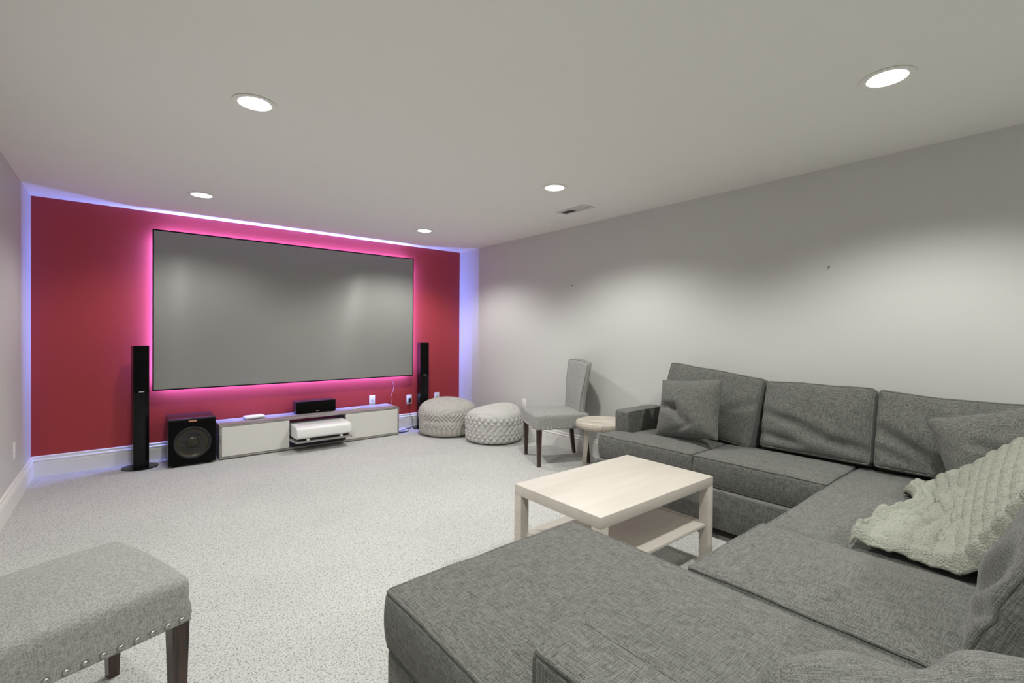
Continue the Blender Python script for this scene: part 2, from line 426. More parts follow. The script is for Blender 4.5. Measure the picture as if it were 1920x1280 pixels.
for a, b in ((DV0-.016, DV0), (DV1, DV1+.016)): T(a, b, CY0+.02, CY1, .026, CZ-.018, 'divider', 'grey_wood')
T(CX0+.018, DV0-.001, CY0-.002, CY0+.014, .029, CZ-.021, 'door', 'white', .002)
T(DV1+.001, CX1-.018, CY0-.002, CY0+.014, .029, CZ-.021, 'door', 'white', .002)
for xx in (CX0+.06, DV0-.03, DV1+.03, CX1-.06):
    for yy in (CY0+.05, CY1-.05): T(xx-.02, xx+.02, yy-.02, yy+.02, 0, .008, 'foot', 'rubber', .001)
T(1.292, 1.846, 4.850, 5.30, .100, .116, 'sliding_tray', 'grey_wood')
T(1.287, 1.292, 4.93, 5.33, .098, .112, 'drawer_runner', 'silver', .0005)
T(1.846, 1.851, 4.93, 5.33, .098, .112, 'drawer_runner', 'silver', .0005)
# projector on the tray
pj = thing('laser_projector', 'white short-throw laser projector on the pulled-out cabinet tray', 'projector', (1.570, 5.01, .116))
pw = .27
prof = [(-.155, .028), (-.168, .040), (-.170, .075), (-.160, .115), (-.135, .135), (-.10, .140), (.14, .150), (.165, .145), (.17, .13), (.17, .028), (.16, .022), (-.14, .022)]
vs = []; n = len(prof)
secs = [(-pw, .955), (-pw+.006, 1), (pw-.03, 1), (pw-.012, .97), (pw, .90)]
for x, s_ in secs:
    for y, z in prof: vs.append((x, y*s_, .085+(z-.085)*s_))
fs = [(i*n+j, i*n+(j+1) % n, (i+1)*n+(j+1) % n, (i+1)*n+j) for i in range(len(secs)-1) for j in range(n)]+[tuple(range(n))[::-1], tuple((len(secs)-1)*n+j for j in range(n))]
autosmooth(MB().add(vs, fs).obj('housing', 'plastic', pj), 30)
autosmooth(MB().hexa([(-pw+.05, -.06, .1405), (pw-.07, -.06, .1405), (pw-.07, .05, .1450), (-pw+.05, .05, .1450)], [(-pw+.05, -.06, .1430), (pw-.07, -.06, .1430), (pw-.07, .05, .1475), (-pw+.05, .05, .1475)]).obj('lens_cover', 'baffle', pj), 30)
MB().box(-pw+.015, pw-.02, -.13, .15, .0075, .0225).obj('under_plate', 'rubber', pj)
for x in (-.16, .17):
    for y in (-.135, .12): autosmooth(MB().lathe([(.0003, 0), (.016, 0), (.018, .004), (.014, .010), (.012, .022), (.0003, .022)], 16, (x, y, 0)).obj('foot', 'plastic', pj), 40)
MB().box(pw-.05, pw-.02, -.1475, -.140, .11, .115).obj('status_light', 'glass', pj)
# centre speaker
cs = thing('centre_speaker', 'black centre-channel speaker standing on the cabinet top', 'speaker', (1.598, 5.285, CZ))
autosmooth(MB().box(-.205, .205, -.055, .085, .004, .128, .006).obj('body', 'sub', cs), 40)
autosmooth(MB().box(-.203, .203, -.066, -.054, .006, .126, .004).obj('grille', 'matt', cs), 40)
MB().box(-.004, .028, -.0672, -.0655, .020, .026).obj('badge', 'silver', cs)
for x in (-.16, .16): MB().box(x-.02, x+.02, -.05, .07, 0, .005).obj('foot', 'rubber', cs)
# router, remote
rt = thing('router', 'small white flat router box on the cabinet end beside the subwoofer', 'router', (1.008, 5.255, CZ), .05)
autosmooth(MB().box(-.09, .09, -.06, .06, .004, .030, .012, 3).obj('shell', 'plastic', rt), 40)
MB().box(.02, .07, -.0605, -.059, .014, .018).obj('led_row', 'ceil_dot', rt)
MB().box(-.07, .07, -.045, .045, 0, .005).obj('base_pad', 'rubber', rt)
rm = thing('remote_control', 'slim white remote lying on the cabinet top', 'remote', (2.02, 5.20, CZ), .2)
autosmooth(MB().box(-.045, .045, -.016, .016, 0, .013, .004).obj('shell', 'plastic', rm), 40)
MB().box(-.035, -.012, -.01, .01, .0128, .0138).obj('button_pad', 'cord', rm)
# blue network cable bundle in the open bay
bc = MB(); bc.tube([(1.70+.03*math.cos(a*.9)+.012*a, 5.30+.012*math.sin(a*2), .20+.055*math.sin(a*1.1)) for a in [i*.22 for i in range(26)]], .004, 6)
bc.tube([(1.60, 5.32, .026+.004)]+[(1.60+.02*i, 5.30+.01*math.sin(i), .03+.008*i) for i in range(1, 12)]+[(1.84, 5.30, .22)], .004, 6)
tag(bc.obj('network_cable', 'blue', None, True), 'coiled blue network cable inside the open cabinet bay', 'cable')

# ================================================================== SUBWOOFER
sb = thing('subwoofer', 'black cube subwoofer with bronze cone beside the cabinet', 'subwoofer', (.474, 5.20, 0))
sw, s0, s1, sh = .176, -.165, .175, .418
autosmooth(MB().box(-sw, sw, s0, s1, .018, sh, .004).obj('body', 'sub', sb), 40)
# front baffle with a round opening
def baffle_plate():
    b = bmesh.new(); es = []
    def loop(pts):
        vs = [b.verts.new((x, 0, z)) for x, z in pts]
        for i in range(len(vs)): es.append(b.edges.new((vs[i], vs[(i+1) % len(vs)])))
    loop([(-sw+.003, .022), (sw-.003, .022), (sw-.003, sh-.012), (-sw+.003, sh-.012)])
    loop([(.142*math.cos(2*math.pi*i/48), .205+.142*math.sin(2*math.pi*i/48)) for i in range(48)])
    bmesh.ops.triangle_fill(b, edges=es, use_beauty=True)
    for f in list(b.faces):
        c = f.calc_center_median()
        if c.x**2+(c.z-.205)**2 < .13**2: b.faces.remove(f)
    r = bmesh.ops.extrude_face_region(b, geom=b.faces[:])
    bmesh.ops.translate(b, vec=(0, .024, 0), verts=[e for e in r['geom'] if isinstance(e, bmesh.types.BMVert)])
    mb = MB(); mb.bm(b); return mb
baffle_plate().obj('front_baffle', 'matt', sb, False, (0, s0-.024, 0))
MB().lathe([(.142, -.004), (.136, -.010), (.126, -.006), (.119, .002)], 48, (0, s0-.018, .205), 'y').obj('surround', 'rubber', sb, True)
MB().lathe([(.119, .002), (.06, .030), (.059, .028), (.05, .016), (.03, .008), (.0005, .005)], 48, (0, s0-.018, .205), 'y').obj('cone', 'cone', sb, True)
MB().box(-.03, .03, s0-.0265, s0-.0235, sh-.026, sh-.014).obj('badge', 'copper', sb)
for x in (-.13, .13):
    for y in (-.12, .13): autosmooth(MB().lathe([(.0003, 0), (.02, 0), (.018, .018), (.0003, .018)], 16, (x, y, 0)).obj('foot', 'rubber', sb), 40)

# ================================================================== TOWER SPEAKERS
def tower(label, loc, rz):
    t = thing('tower_speaker', label, 'speaker', loc, rz, 'slim tower speakers flanking the screen')
    autosmooth(MB().lathe([(.0005, 0), (.125, 0), (.130, .004), (.128, .009), (.05, .013), (.0005, .013)], 56).obj('base', 'black', t), 30)
    def column(z0, z1, w, d0, d1, bul, nm, mat):
        out = [(-w, d1), (-w, d0+.01)]+[(-w+2*w*i/10, d0-bul*math.sin(math.pi*i/10)) for i in range(11)]+[(w, d0+.01), (w, d1)]
        mb = MB(); k = len(out)
        mb.add([(x, y, z0) for x, y in out]+[(x, y, z1) for x, y in out], [(i, (i+1) % k, k+(i+1) % k, k+i) for i in range(k)]+[tuple(range(k))[::-1], tuple(range(k, 2*k))])
        return autosmooth(mb.obj(nm, mat, t), 25)
    column(.012, 1.062, .055, -.045, .06, .010, 'column', 'black')
    column(.655, 1.058, .0545, -.049, -.043, .011, 'grille', 'matt')
    MB().box(-.018, .018, -.0625, -.058, .662, .669).obj('badge', 'silver', t)
    return t
tower('slim black tower speaker standing beside the subwoofer', (.112, 5.235, 0), .15)
tower('slim black tower speaker standing behind the zigzag pouf', (2.895, 5.25, 0), -.12)

# floor disc and cables at the cabinet end
dd = thing('round_plate', 'flat round white disc with dark rim on carpet at the cabinet end', 'disc', (2.585, 5.225, 0))
autosmooth(MB().lathe([(.0005, .012), (.088, .012), (.090, .010), (.0905, .002)], 48).obj('top', 'disc', dd), 40)
autosmooth(MB().lathe([(.0905, .0105), (.094, .0105), (.094, 0), (.0005, 0)], 48).obj('rim', 'matt', dd), 40)
pl = thing('power_cord', 'black plug and cord hanging from the wall outlet to the carpet', 'cord', (2.785, YB-.009, .345))
autosmooth(MB().box(-.014, .014, -.026, 0, -.034, .018, .005).obj('plug', 'cord', pl), 40)
def bez(P, n=24):
    P = [Vector(p) for p in P]; out = []
    for i in range(len(P)-1):
        p0 = P[max(i-1, 0)]; p1, p2 = P[i], P[i+1]; p3 = P[min(i+2, len(P)-1)]
        for k in range(n):
            t = k/n; out.append(.5*((2*p1)+(-p0+p2)*t+(2*p0-5*p1+4*p2-p3)*t*t+(-p0+3*p1-3*p2+p3)*t**3))
    out.append(P[-1]); return out
MB().tube(bez([(0, -.018, -.03), (-.01, -.025, -.09), (-.005, -.02, -.16), (.02, -.028, -.22), (.032, -.03, -.275), (.03, -.034, -.336), (-.03, -.075, -.341), (-.07, -.12, -.341), (-.105, -.125, -.341), (-.09, -.09, -.341), (-.04, -.125, -.338)]), .0032, 6).obj('cord', 'cord', pl, True)
wr = MB().tube(bez([(2.775, YB-.018, .335), (2.72, YB-.03, .28), (2.62, YB-.05, .17), (2.52, YB-.055, .07), (2.50, YB-.05, .004), (2.53, YB-.10, .004)]), .0022, 6)
tag(wr.obj('cabinet_wire', 'cord', None, True), 'thin dark wire slanting from wall outlet behind the cabinet end', 'wire')
bw = MB().tube(bez([(2.495, 5.15, .004), (2.52, 5.12, .004), (2.56, 5.115, .004), (2.60, 5.13, .0145), (2.62, 5.18, .0155), (2.58, 5.20, .0155), (2.54, 5.17, .0155), (2.50, 5.19, .0145), (2.485, 5.22, .010)]), .003, 6)
tag(bw.obj('blue_cord', 'blue', None, True), 'thin blue cable looped over the white disc on the carpet', 'cable')
lw = MB().tube(bez([(2.548, YB-.02, .655), (2.552, YB-.006, .60), (2.575, YB-.004, .54), (2.565, YB-.004, .47), (2.545, YB-.004, .42), (2.555, YB-.004, .37), (2.54, YB-.004, .30), (2.535, YB-.02, .17), (2.53, YB-.03, .004)]), .0016, 6)
tag(lw.obj('led_wire', 'clear', None, True), 'thin pale wire dangling from the screen edge down the red wall', 'wire')

# ================================================================== POUFS
def pouf(name, label, loc, R, h, pat, mat, top_fn):
    NA, NH = 480, 190; mb = MB()
    prof = []
    dense = []
    for j in range(4001):
        t = j/4000; a = -math.pi/2+math.pi*t
        e = .27
        r = R*(abs(math.cos(a))**e); z = h*.5+h*.5*math.copysign(abs(math.sin(a))**e, math.sin(a))
        dense.append((r, z))
    S = [0]
    for j in range(4000): S.append(S[-1]+math.hypot(dense[j+1][0]-dense[j][0], dense[j+1][1]-dense[j][1]))
    k_ = 0
    for j in range(NH+1):
        want = S[-1]*j/NH
        while k_ < 4000 and S[k_] < want: k_ += 1
        prof.append(dense[k_])
    for i in range(NA):
        an = 2*math.pi*i/NA
        for j in range(NH+1):
            r, z = prof[j]; jj0, jj1 = max(j-1, 0), min(j+1, NH)
            tx, tz = prof[jj1][0]-prof[jj0][0], prof[jj1][1]-prof[jj0][1]; L = math.hypot(tx, tz) or 1
            nr, nz = tz/L, -tx/L
            d = pat(an*R, z, r) * sstep(.0, .06, z) if r > .02 else 0
            lump = .010*noise.noise((math.cos(an)*2.1+loc[0]*5, math.sin(an)*2.1, z*5))
            rr = r+nr*(d+lump*min(1, r/.1)); zz = z+nz*d
            if z > h*.5: zz += top_fn(rr*math.cos(an), rr*math.sin(an))*sstep(h*.5, h, z)
            mb.v.append((rr*math.cos(an), rr*math.sin(an), max(zz, .0005)))
    n = NH+1
    for i in range(NA):
        for j in range(NH):
            mb.f.append((i*n+j, ((i+1) % NA)*n+j, ((i+1) % NA)*n+j+1, i*n+j+1))
    o = thing(name, label, 'pouf', (loc[0], loc[1], 0), random.random()*.3, 'knitted floor poufs')
    mb.obj('knitted_cover', mat, o, True)
    return o
def tri(x): x = x % 1.0; return 1-abs(2*x-1)
def cord(k): return math.sqrt(abs(math.sin(math.pi*k)))
def pat_zig(s, z, r):
    if z > .27:                                   # crown: diamonds of doubled cord
        q = r*math.cos(s/.345); w_ = r*math.sin(s/.345)
        a, b = (q+w_)/.12, (q-w_)/.12
        return .012*(cord(a*3) if (math.floor(a)+math.floor(b)) % 2 else cord(b*3))
    if z < .10:                                   # lower band: looped uprights
        return .018*cord(s/.06)
    k = (z-tri(s*2.9)*.17)/.044                   # slanting cords that turn at each peak
    return .019*cord(k)
def pat_weave(s, z, r):
    if z > .27:
        return .011*cord(r*15+.8*math.sin(s*7))
    cw, ch = .066, .034
    row = math.floor(z/ch); off = (row % 2)*cw/2+(row % 3)*.008
    u = ((s+off)/cw) % 1.0; vv = (z/ch) % 1.0
    if u < .58: return .022*math.sin(math.pi*vv)**.35*math.sin(math.pi*u/.58)**.25
    return .003*cord(s/.007)
pouf('knitted_pouf', 'cream round knitted pouf with zigzag cord pattern', (2.985, 4.805), .328, .330, pat_zig, 'knit1',
     lambda x, y: .060-.45*(x*x+y*y)+.012*math.sin(6*x+1)+.01*math.sin(7*y))
pouf('knitted_pouf', 'white round pouf with raised basket-weave tufts', (3.192, 4.172), .305, .315, pat_weave, 'knit2',
     lambda x, y: .065-.55*(x*x+y*y)+.022*math.sin(8*x-.6)*math.cos(5*y)+.012*math.sin(9*y+2))

# ================================================================== UPHOLSTERED CHAIR
def make_chair():
    t = thing('side_chair', '', 'chair')
    W, D0, D1 = .252, -.255, .255
    def seat_fn(q, p):
        q = Vector(q)
        if p[2] < 0: q = q.lerp(Vector(p), .75)
        x, y, z = q; top = (z+.07)/.14
        fl = 1-.07*sstep(-.25, .25, y)
        crown = .022*(1-(x/W)**2)*(1-(y/.25)**2)*max(0, top)
        if z < -.055: crown += -.010*(1-abs(x)/W)*0
        return Vector((x*fl, y-.012*(1-(x/W)**2)*sstep(0, -.25, y), z+crown))
    seat = soft_box((2*W, D1-D0, .135), .03, (16, 16, 4), seat_fn).obj('seat', 'chair', t, True, (0, (D0+D1)/2, .397))
    # hourglass back, swept rearwards, wider at the top
    mb = MB(); NZ, NX = 22, 16
    def bk(u, tt, side):
        z = .36+.565*tt
        hw = .200+.050*sstep(.25, 1.0, tt)-.020*math.sin(math.pi*min(1, tt*1.6))*.6
        yc = .210+.008*tt+.040*tt*tt
        x = u*hw
        th = .034*(1-.25*tt)
        wing = .022*abs(u)**3*(1-.3*tt)          # sides come forward a little
        edge = (1-.25*max(0, (abs(u)-.86)/.14)**2)
        cap = 1-.4*max(0, (tt-.965)/.035)**2
        yy = yc-wing+side*th*max(.04, edge)*max(.05, cap)**.5
        return (x, yy, z+(.012*(1-u*u) if tt > .9 else 0)*sstep(.9, 1, tt))
    for side in (-1, 1):
        for i in range(NZ+1):
            for j in range(NX+1): mb.v.append(bk(-1+2*j/NX, i/NZ, side))
    K = (NZ+1)*(NX+1)
    for sgn, b0 in ((1, 0), (-1, K)):
        for i in range(NZ):
            for j in range(NX):
                a = b0+i*(NX+1)+j; q = (a, a+1, a+NX+2, a+NX+1); mb.f.append(q if sgn > 0 else q[::-1])
    bd = [j for j in range(NX+1)]+[i*(NX+1)+NX for i in range(1, NZ+1)]+[NZ*(NX+1)+j for j in range(NX-1, -1, -1)]+[i*(NX+1) for i in range(NZ-1, 0, -1)]
    for i in range(len(bd)):
        a, b = bd[i], bd[(i+1) % len(bd)]; mb.f.append((b, a, a+K, b+K))
    back = mb.obj('backrest', 'chair', t, True)
    for side in (-1, 1):
        pts = [bk(-1, i/40, side) for i in range(41)]+[bk(-1+2*i/20, 1, side) for i in range(1, 21)]+[bk(1, 1-i/40, side) for i in range(1, 41)]
        MB().tube(pts, .004, 6).obj('piping', 'chair', back, True)
    for sx in (-1, 1):
        x = sx*.226; a, b = .023, .015
        MB().hexa([(x+b*i, -.226+b*j, 0) for i, j in ((-1, -1), (1, -1), (1, 1), (-1, 1))], [(x+a*i, -.226+a*j, .345) for i, j in ((-1, -1), (1, -1), (1, 1), (-1, 1))]).obj('leg', 'leg', t)
        lm = MB(); x = sx*.190; secs = [(0, .262, .015), (.10, .248, .017), (.20, .236, .019), (.30, .226, .021), (.36, .222, .022)]
        for z, y, a in secs: lm.v += [(x+a*i, y+a*j, z) for i, j in ((-1, -1), (1, -1), (1, 1), (-1, 1))]
        for s_ in range(4):
            for j in range(4): lm.f.append((s_*4+j, s_*4+(j+1) % 4, s_*4+4+(j+1) % 4, s_*4+4+j))
        lm.f += [(3, 2, 1, 0), (16, 17, 18, 19)]
        lm.obj('leg', 'leg', t)
    nm = MB().lathe([(.0085, -.002), (.0080, .002), (.005, .0050), (.0004, .0060)], 10).mesh('nail', True); nm.materials.append(M['chrome'])
    def nail(p, nrm):
        o = link('nail', nm, t, p); o.rotation_euler = Vector(nrm).to_track_quat('Z', 'Y').to_euler()
    zz = .346
    for i in range(13):
        x = -.228+.456*i/12; nail((x, D0-.012*(1-(x/W)**2)-.001, zz), (0, -1, 0))
    for sx in (-1, 1):
        for i in range(12):
            y = D0+.03+.40*i/11; fl = 1-.07*sstep(-.25, .25, y-(D0+D1)/2)
            nail((sx*(W*fl+.001), y, zz), (sx, 0, 0))
    return t
ch = make_chair()
ch.location = (3.163, 3.178, 0); ch.rotation_euler = (0, 0, math.atan2(-.895, -.447)); ch['label'] = 'grey upholstered side chair standing between the pouf and the stool'
ch['group'] = 'grey nailhead side chairs'
c2 = copy_tree(ch); c2.location = (-.165, 1.845, 0); c2.rotation_euler = (0, 0, math.atan2(.94, -.34))
c2['label'] = 'grey nailhead side chair standing alone by the pale wall, away from the poufs'

# ================================================================== ROUND WOODEN STOOL
st = thing('round_stool', 'round weathered wooden stool between the grey chair and the sofa arm', 'stool', (3.175, 2.575, 0), .5)
R = .255
npl = 7
for i in range(npl):        # top of edge-glued planks
    x0, x1 = -R+2*R*i/npl+.0008, -R+2*R*(i+1)/npl-.0008
    def yy(x): return math.sqrt(max(1e-5, (R-.008)**2-x*x)) if abs(x) < R-.008 else .004
    xs = [x0+(x1-x0)*k/6 for k in range(7)]
    out = [(x, -yy(x)) for x in xs]+[(x, yy(x)) for x in reversed(xs)]
    k = len(out); zt = .450+random.uniform(-.0012, .0012)
    MB().add([(x, y, .400) for x, y in out]+[(x, y, zt) for x, y in out], [(a, (a+1) % k, k+(a+1) % k, k+a) for a in range(k)]+[tuple(range(k))[::-1], tuple(range(k, 2*k))]).obj('top_plank', 'stool', st)
mb = MB(); NA = 96
for i in range(NA):
    a = 2*math.pi*i/NA; c_, s_ = math.cos(a), math.sin(a)
    for r, z in ((R-.008, .398), (R+.002, .402), (R+.004+.003*noise.noise((c_*6, s_*6, 0)), .422), (R, .446), (R-.008, .4485)):
        r += .0025*noise.noise((c_*9, s_*9, z*40)); mb.v.append((r*c_, r*s_, z))
for i in range(NA):
    for j in range(4): mb.f.append((i*5+j, ((i+1) % NA)*5+j, ((i+1) % NA)*5+j+1, i*5+j+1))
mb.obj('rim', 'bark', st, True)
for a in (1.83, .26, 3.4, 4.97):
    c_, s_ = math.cos(a), math.sin(a); P = []
    lm = MB(); secs = [(0, .200, .019), (.12, .182, .021), (.26, .170, .024), (.401, .172, .026)]
    for z, rr, hw in secs:
        cx, cy = rr*c_, rr*s_
        lm.v += [(cx+hw*(i*c_-j*s_), cy+hw*(i*s_+j*c_), z) for i, j in ((-.8, -1), (.8, -1), (.8, 1), (-.8, 1))]
    for q in range(3):
        for j in range(4): lm.f.append((q*4+j, q*4+(j+1) % 4, q*4+4+(j+1) % 4, q*4+4+j))
    lm.f += [(3, 2, 1, 0), (12, 13, 14, 15)]
    lm.obj('leg', 'stool_v', st)

# ================================================================== BIRCH COFFEE TABLE
tb = thing('coffee_table', 'pale birch coffee table with thick square legs and lower shelf', 'table', (1.9435, 1.506, 0), -.008)
def tbx(x0, x1, y0, y1, z0, z1, nm, bev=.0015): return autosmooth(MB().box(x0, x1, y0, y1, z0, z1, bev, 2).obj(nm, 'table', tb), 40)
tbx(-.45, .45, -.275, .275, .400, .450, 'tabletop')
for sx in (-1, 1):
    for sy_ in (-1, 1):
        x, y = sx*.425, sy_*.25; tbx(x-.025, x+.025, y-.025, y+.025, 0, .400, 'leg')
tbx(-.40, .40, -.262, .262, .192, .208, 'shelf')
for sx in (-1, 1): tbx(sx*.412-.012, sx*.412+.012, -.225, .225, .188, .212, 'shelf_rail')

# ================================================================== SECTIONAL SOFA
so = thing('sectional_sofa', 'charcoal linen corner sofa with chaise, loose seat and back cushions', 'sofa', (0, 0, 0))
SB = dict(x0=2.70, arm_y=2.27, top=.455, cb=.285)
def base(x0, x1, y0, y1, z0, z1, nm='base', r=.012):
    sz = (x1-x0, y1-y0, z1-z0)
    fn = lambda q, p: Vector(q)+Vector((0, 0, 0))
    return soft_box(sz, r, (10, 10, 3), fn).obj(nm, 'sofa', so, True, ((x0+x1)/2, (y0+y1)/2, (z0+z1)/2))
base(2.675, 3.50, .79, 2.262, .055, .283)                  # along the grey wall
base(1.385, 3.50, -.20, .788, .055, .283)                  # corner and middle seat
base(.588, 1.383, -.20, 1.272, .055, .283)                 # chaise
for x, y in ((2.73, 2.20), (3.44, 2.20), (2.73, .85), (.64, 1.21), (1.33, 1.21), (.64, -.14), (1.9, .72), (3.44, -.14)):
    autosmooth(MB().lathe([(.0005, 0), (.024, 0), (.026, .02), (.03, .057), (.0005, .057)], 20, (x, y, 0)).obj('foot', 'rubber', so), 40)
# back frames
base(3.36, 3.50, -.33, 2.12, .283, .62, 'back_frame', .03)
base(.588, 3.36, -.33, -.205, .055, .64, 'back_frame', .03)
def arm(x0, x1, y0, y1, z1, pipe_axis, pipe_sgn):
    sz = (x1-x0, y1-y0, z1-.283)
    return cushion('arm', sz, .022, (10, 8, 6), 'sofa', so, ((x0+x1)/2, (y0+y1)/2, .283+sz[2]/2), (0, 0, 0), None, pipe_axis, .0055)
arm(2.90, 3.37, 2.140, 2.268, .615, ((1, -1), (1, 1)), 0)
arm(.590, .735, -.33, .655, .610, ((0, -1), (0, 1)), 0)
def seat_fn(size, crown=.022, sag=.0, seed=0., notch=None, wr=.004):
    hx, hy, hz = [s/2 for s in size]
    def fn(q, p):
        x, y, z = q; u, v = x/hx, y/hy; t = (z/hz+1)/2
        z += crown*max(0, 1-u*u)*max(0, 1-v*v)*t
        z += wr*noise.noise((x*5+seed, y*5, seed))*t+wr*.5*noise.noise((x*14+seed, y*14, seed*2))*t
        e = (1-abs(z/hz)**2)*.008 if abs(z) < hz else 0
        x += e*u; y += e*v
        y += .006*noise.noise((x*4, seed, z*4)); x += .006*noise.noise((seed, y*4, z*4))
        if notch:
            x, y = notch(x, y)
        return Vector((x, y, z))
    return fn
def seat(x0, x1, y0, y1, seed, notch=None, z1=.455, crown=.022, n=(24, 24, 5)):
    g = .003; sz = (x1-x0-2*g, y1-y0-2*g, z1-.285)
    return cushion('seat_cushion', sz, .022, n, 'sofa', so, ((x0+x1)/2, (y0+y1)/2, .285+sz[2]/2), (0, 0, 0), seat_fn(sz, crown, 0, seed, notch))
# first seat is T-shaped: its front corner passes before the arm
def notchA(x, y):
    cx, cy = (2.70+3.20)/2, (1.525+2.268)/2
    wx, wy = x+cx, y+cy; lim = 2.268-.134*sstep(2.875, 2.896, wx)
    if wy > 1.8: wy = 1.8+(wy-1.8)*(lim-1.8)/(2.268-1.8)
    return wx-cx, wy-cy
seat(2.70, 3.20, 1.525, 2.268, 1.3, notchA, n=(60, 24, 5))
seat(2.70, 3.20, .800, 1.520, 4.1)
seat(1.945, 3.20, -.12, .795, 7.7, z1=.452, n=(36, 24, 5))
seat(1.382, 1.940, -.12, .800, 9.2, z1=.462)
def notchB(x, y):
    cx, cy = (.582+1.378)/2, (-.12+1.285)/2
    wx, wy = x+cx, y+cy; lim = .582+.158*sstep(.680, .659, wy)
    if wx < 1.0: wx = 1.0+(wx-1.0)*(1.0-lim)/(1.0-.582)
    return wx-cx, wy-cy
seat(.582, 1.378, -.12, 1.285, 12.4, notchB, z1=.455, crown=.030, n=(28, 80, 5))
# back cushions
def seg_d(px, pz, a, b):
    ax, az = a; bx, bz = b; dx, dz = bx-ax, bz-az; L = dx*dx+dz*dz or 1
    t = max(0, min(1, ((px-ax)*dx+(pz-az)*dz)/L)); return math.hypot(px-ax-t*dx, pz-az-t*dz), t
def back_fn(size, seed, creases=(), bulge=.045, droop=0.):
    """local axes: x across, y front(-)/back(+), z up"""
    hx, hy, hz = [s/2 for s in size]
    def fn(q, p):
        x, y, z = q; u, v = x/hx, z/hz; f = 1 if y < 0 else -1
        wgt = max(0, 1-u*u)**.7*max(0, 1-v*v)**.7
        y += -f*bulge*wgt*(1.0 if f > 0 else .3)
        if f > 0:
            y += -.012*noise.noise((x*5+seed, z*5, seed))*max(0, 1-u**8)-.006*noise.noise((x*11, z*9+seed, 3))
            for (a, b, wd, dp) in creases:
                d, t = seg_d(x, z, a, b); y += dp*math.exp(-(d/wd)**2)*(.4+.6*math.sin(math.pi*max(.05, min(.95, t))))
                y -= dp*.6*math.exp(-((d-wd*1.8)/wd)**2)*.5
        z += -droop*max(0, 1-u*u)*(v+1)/2+.006*noise.noise((x*6, seed, 1))*(v+1)/2
        return Vector((x, y, z))
    return fn
def backc(loc, size, rot, seed, creases=(), bulge=.045, droop=0., n=(30, 6, 26)):
    return cushion('back_cushion', size, .024, n, 'sofa', so, loc, rot, back_fn(size, seed, creases, bulge, droop), ((1, -1), (1, 1)), .0055)
RW = -math.pi/2   # faces -X
def lean(a, rz, tilt=0.): return Matrix.Rotation(rz, 4, 'Z') @ Matrix.Rotation(a, 4, 'X') @ Matrix.Rotation(tilt, 4, 'Y')
def euler(a, rz, tilt=0.): return lean(a, rz, tilt).to_euler()
L1 = -math.radians(14); L2 = -math.radians(24)
# local +x maps to world -y when facing -X
backc((3.262, 1.690, .700), (.70, .15, .47), euler(L1, RW, .105), 2.2, [((.10, -.1), (.3, .05), .03, .012)])
backc((3.262, 1.018, .672), (.580, .15, .43), euler(L1, RW, 0), 5.5, [((-.26, .0), (.05, -.08), .028, .018), ((-.05, -.10), (.28, -.14), .028, .016), ((-.28, -.13), (-.05, -.16), .02, .014)], droop=-.004)
backc((3.262, .345, .672), (.740, .15, .43), euler(L1, RW, 0), 8.1, [((-.34, -.01), (-.08, -.17), .03, .022), ((-.2, .12), (.0, .0), .04, .014), ((-.33, -.12), (-.15, -.18), .025, .014)], droop=.022)
backc((2.46, -.035, .672), (.97, .15, .44), euler(L2, math.pi, 0), 11.3)
backc((1.655, .0, .672), (.545, .16, .43), euler(L2, math.pi, 0), 14.9, [((.05, -.18), (.2, .0), .03, .02), ((-.1, -.1), (.1, .1), .04, .015), ((.1, -.2), (.25, -.1), .02, .015)])
size_ = (.60, .20, .33)
cushion('back_cushion', size_, .075, (26, 8, 18), 'sofa', so, (.950, .115, .530), euler(-math.radians(30), math.pi-.70, .0), back_fn(size_, 17.6, [((-.05, -.1), (.05, .15), .05, .03)], .05), ())

# ================================================================== THROW PILLOWS
def pillow(label, size, T_, loc, rot, seed, creases=()):
    N = 40; mb = MB(); hx, hz = size[0]/2, size[1]/2
    def P(u, v, s):
        pin = 1-.045*(1-u*u)*0
        ex = hx*(1-.05*(1-v*v)**2*0)*u; ez = hz*v
        ex *= 1-.05*(1-abs(v)**2); ez *= 1-.05*(1-abs(u)**2)
        th = T_*(max(0, 1-u**4)*max(0, 1-v**4))**.55*(.75+.25*(1-u*u)*(1-v*v))
        y = -s*th
        if s > 0:
            y -= .008*noise.noise((u*2+seed, v*2, seed))*th/T_+.004*noise.noise((u*6, v*6+seed, 0))*th/T_
            for (a, b, wd, dp) in creases:
                d, t = seg_d(u, v, a, b); y += dp*math.exp(-(d/wd)**2)*min(1, th/T_*1.3)
        return (ex, y, ez)
    for s in (1, -1):
        for i in range(N+1):
            for j in range(N+1): 
                u = -1+2*i/N; v = -1+2*j/N; u = math.sin(u*math.pi/2)*.5+u*.5; v = math.sin(v*math.pi/2)*.5+v*.5
                mb.v.append(P(u, v, s))
    K = (N+1)**2
    for b0, sg in ((0, 1), (K, -1)):
        for i in range(N):
            for j in range(N):
                a = b0+i*(N+1)+j; q = (a, a+N+1, a+N+2, a+1); mb.f.append(q if sg > 0 else q[::-1])
    t = thing('throw_pillow', label, 'pillow', loc, 0, 'loose charcoal throw pillows')
    t.rotation_euler = rot
    c = mb.obj('pillow_cover', 'sofa', t, True)
    rim = []
    for k in range(4):
        for i in range(20):
            q = -1+2*i/20
            u, v = ((q, -1), (1, q), (-q, 1), (-1, -q))[k]; rim.append(P(u, v, 1))
    MB().tube(rim, .004, 6, True).obj('piping', 'sofa', c, True)
    return t
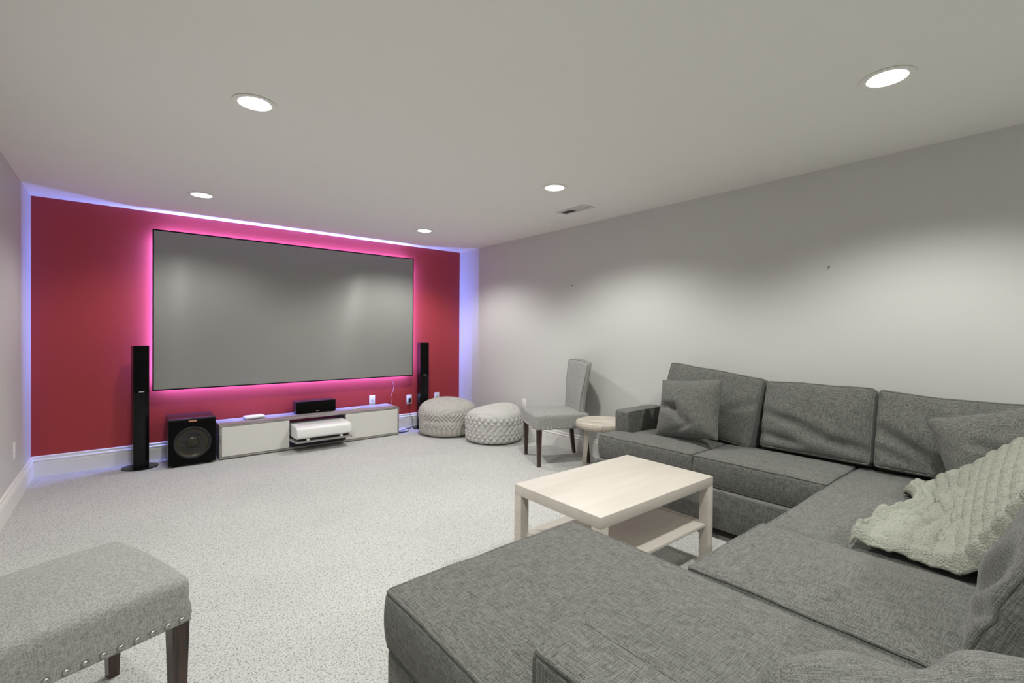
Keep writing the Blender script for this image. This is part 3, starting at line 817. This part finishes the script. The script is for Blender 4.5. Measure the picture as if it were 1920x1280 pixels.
pillow('square charcoal throw pillow leaning in the sofa end beside the arm', (.455, .40), .075, (2.985, 1.712, .690), euler(-math.radians(20), RW-.05, -.10), 3.3,
       [((-1, .02), (-.40, -.06), .12, .030), ((-.40, -.06), (.15, -.62), .13, .026), ((-.3, -.95), (.0, -.75), .10, .018)])
pillow('square charcoal throw pillow in the sofa corner behind the sage blanket', (.46, .40), .07, (3.035, .205, .670), euler(-math.radians(20), RW+.10, .30*-1), 6.1, [((-.4, .2), (.0, -.2), .12, .015)])

# ================================================================== SAGE THROW BLANKET
def blanket():
    def mk(a):                            # cross-section: flat on the seat, then up over the back cushion
        y0 = .215+.20*a**.8; k = .13*a
        P = bez([(.505, .487), (.49, .488), (y0+.06, .489), (y0, .498), (y0-.05-.2*k, .565), (y0-.105-.5*k, .665), (y0-.165-.9*k, .765), (y0-.23-1.2*k, .85), (y0-.30-1.4*k, .905), (-.17, .925), (-.225, .885), (-.25, .80)], 10)
        S = [0]
        for i in range(len(P)-1): S.append(S[-1]+(P[i+1]-P[i]).length)
        return P, S
    NT, NS = 250, 230; mb = MB(); W0, W1 = 1.935, 2.940
    PS = [mk(i/NS) for i in range(NS+1)]; TL = max(ps[1][-1] for ps in PS)
    def at(s, i):
        prof, S = PS[i]; s = s*S[-1]/TL
        import bisect
        k = max(0, min(len(S)-2, bisect.bisect_right(S, s)-1))
        t = (s-S[k])/(S[k+1]-S[k] or 1); return prof[k].lerp(prof[k+1], t), (prof[k+1]-prof[k]).normalized()
    bw_, bh = .100, .056
    for j in range(NT+1):
        s = TL*j/NT
        for i in range(NS+1):
            a = i/NS; x = W0+(W1-W0)*a
            # ragged front hem: drawn forward at the near side, tucked back in the middle
            ds = (.0 if s > .35 else (1-s/.35))*(-.02*math.sin(a*9)-.05*math.exp(-((a-.68)/.07)**2)*-1+.006*math.sin(a*23+1))
            p, d = at(max(0, min(TL, s+ds)), i)
            nrm = Vector((d.y, -d.x))           # (y,z) normal
            nrm = Vector((abs(d.y), abs(d.x))) if s > .08 else Vector((0, 1))
            row = math.floor(s/bh); u = (x/bw_+.5*(row % 2)+.06*math.sin(row*2.3)) % 1.0; v = (s/bh) % 1.0
            tuft = (max(0, math.sin(math.pi*u))**.28)*(max(0, math.sin(math.pi*v))**.35)
            hgt = .0135*tuft
            fold = (1-sstep(.10, .34, s))*(.016*math.sin(x*17+s*12)+.012*math.sin(x*31-s*14+1.2)+.010*noise.noise((x*8, s*8, 2)))
            hem = .012*math.exp(-((a-.035)/.02)**2)+.010*math.exp(-((s-.02)/.016)**2)
            roll = .030*max(0, 1-a/.03)**2+.020*max(0, 1-s/.022)**2
            hh = hgt+max(0, fold+.010)+hem-roll+.003*noise.noise((x*60, s*60, 0))
            q = p+nrm*hh
            xs = x+.018*math.sin(s*7)*(1-a)+.03*(a-.5)*sstep(.3, 1.0, s)*-1
            xs += .012*math.sin(s*11+1)*(math.exp(-(a/.06)**2))
            mb.v.append((xs, q.x, max(q.y, .478)))
    n = NS+1
    for j in range(NT):
        for i in range(NS): mb.f.append((j*n+i, j*n+i+1, (j+1)*n+i+1, (j+1)*n+i))
    o = mb.obj('throw_blanket', 'throw', None, True)
    m = o.modifiers.new('thick', 'SOLIDIFY'); m.thickness = .008; m.offset = -1
    return tag(o, 'pale sage fleece throw with raised brick tufts draped over the sofa corner', 'blanket')
blanket()
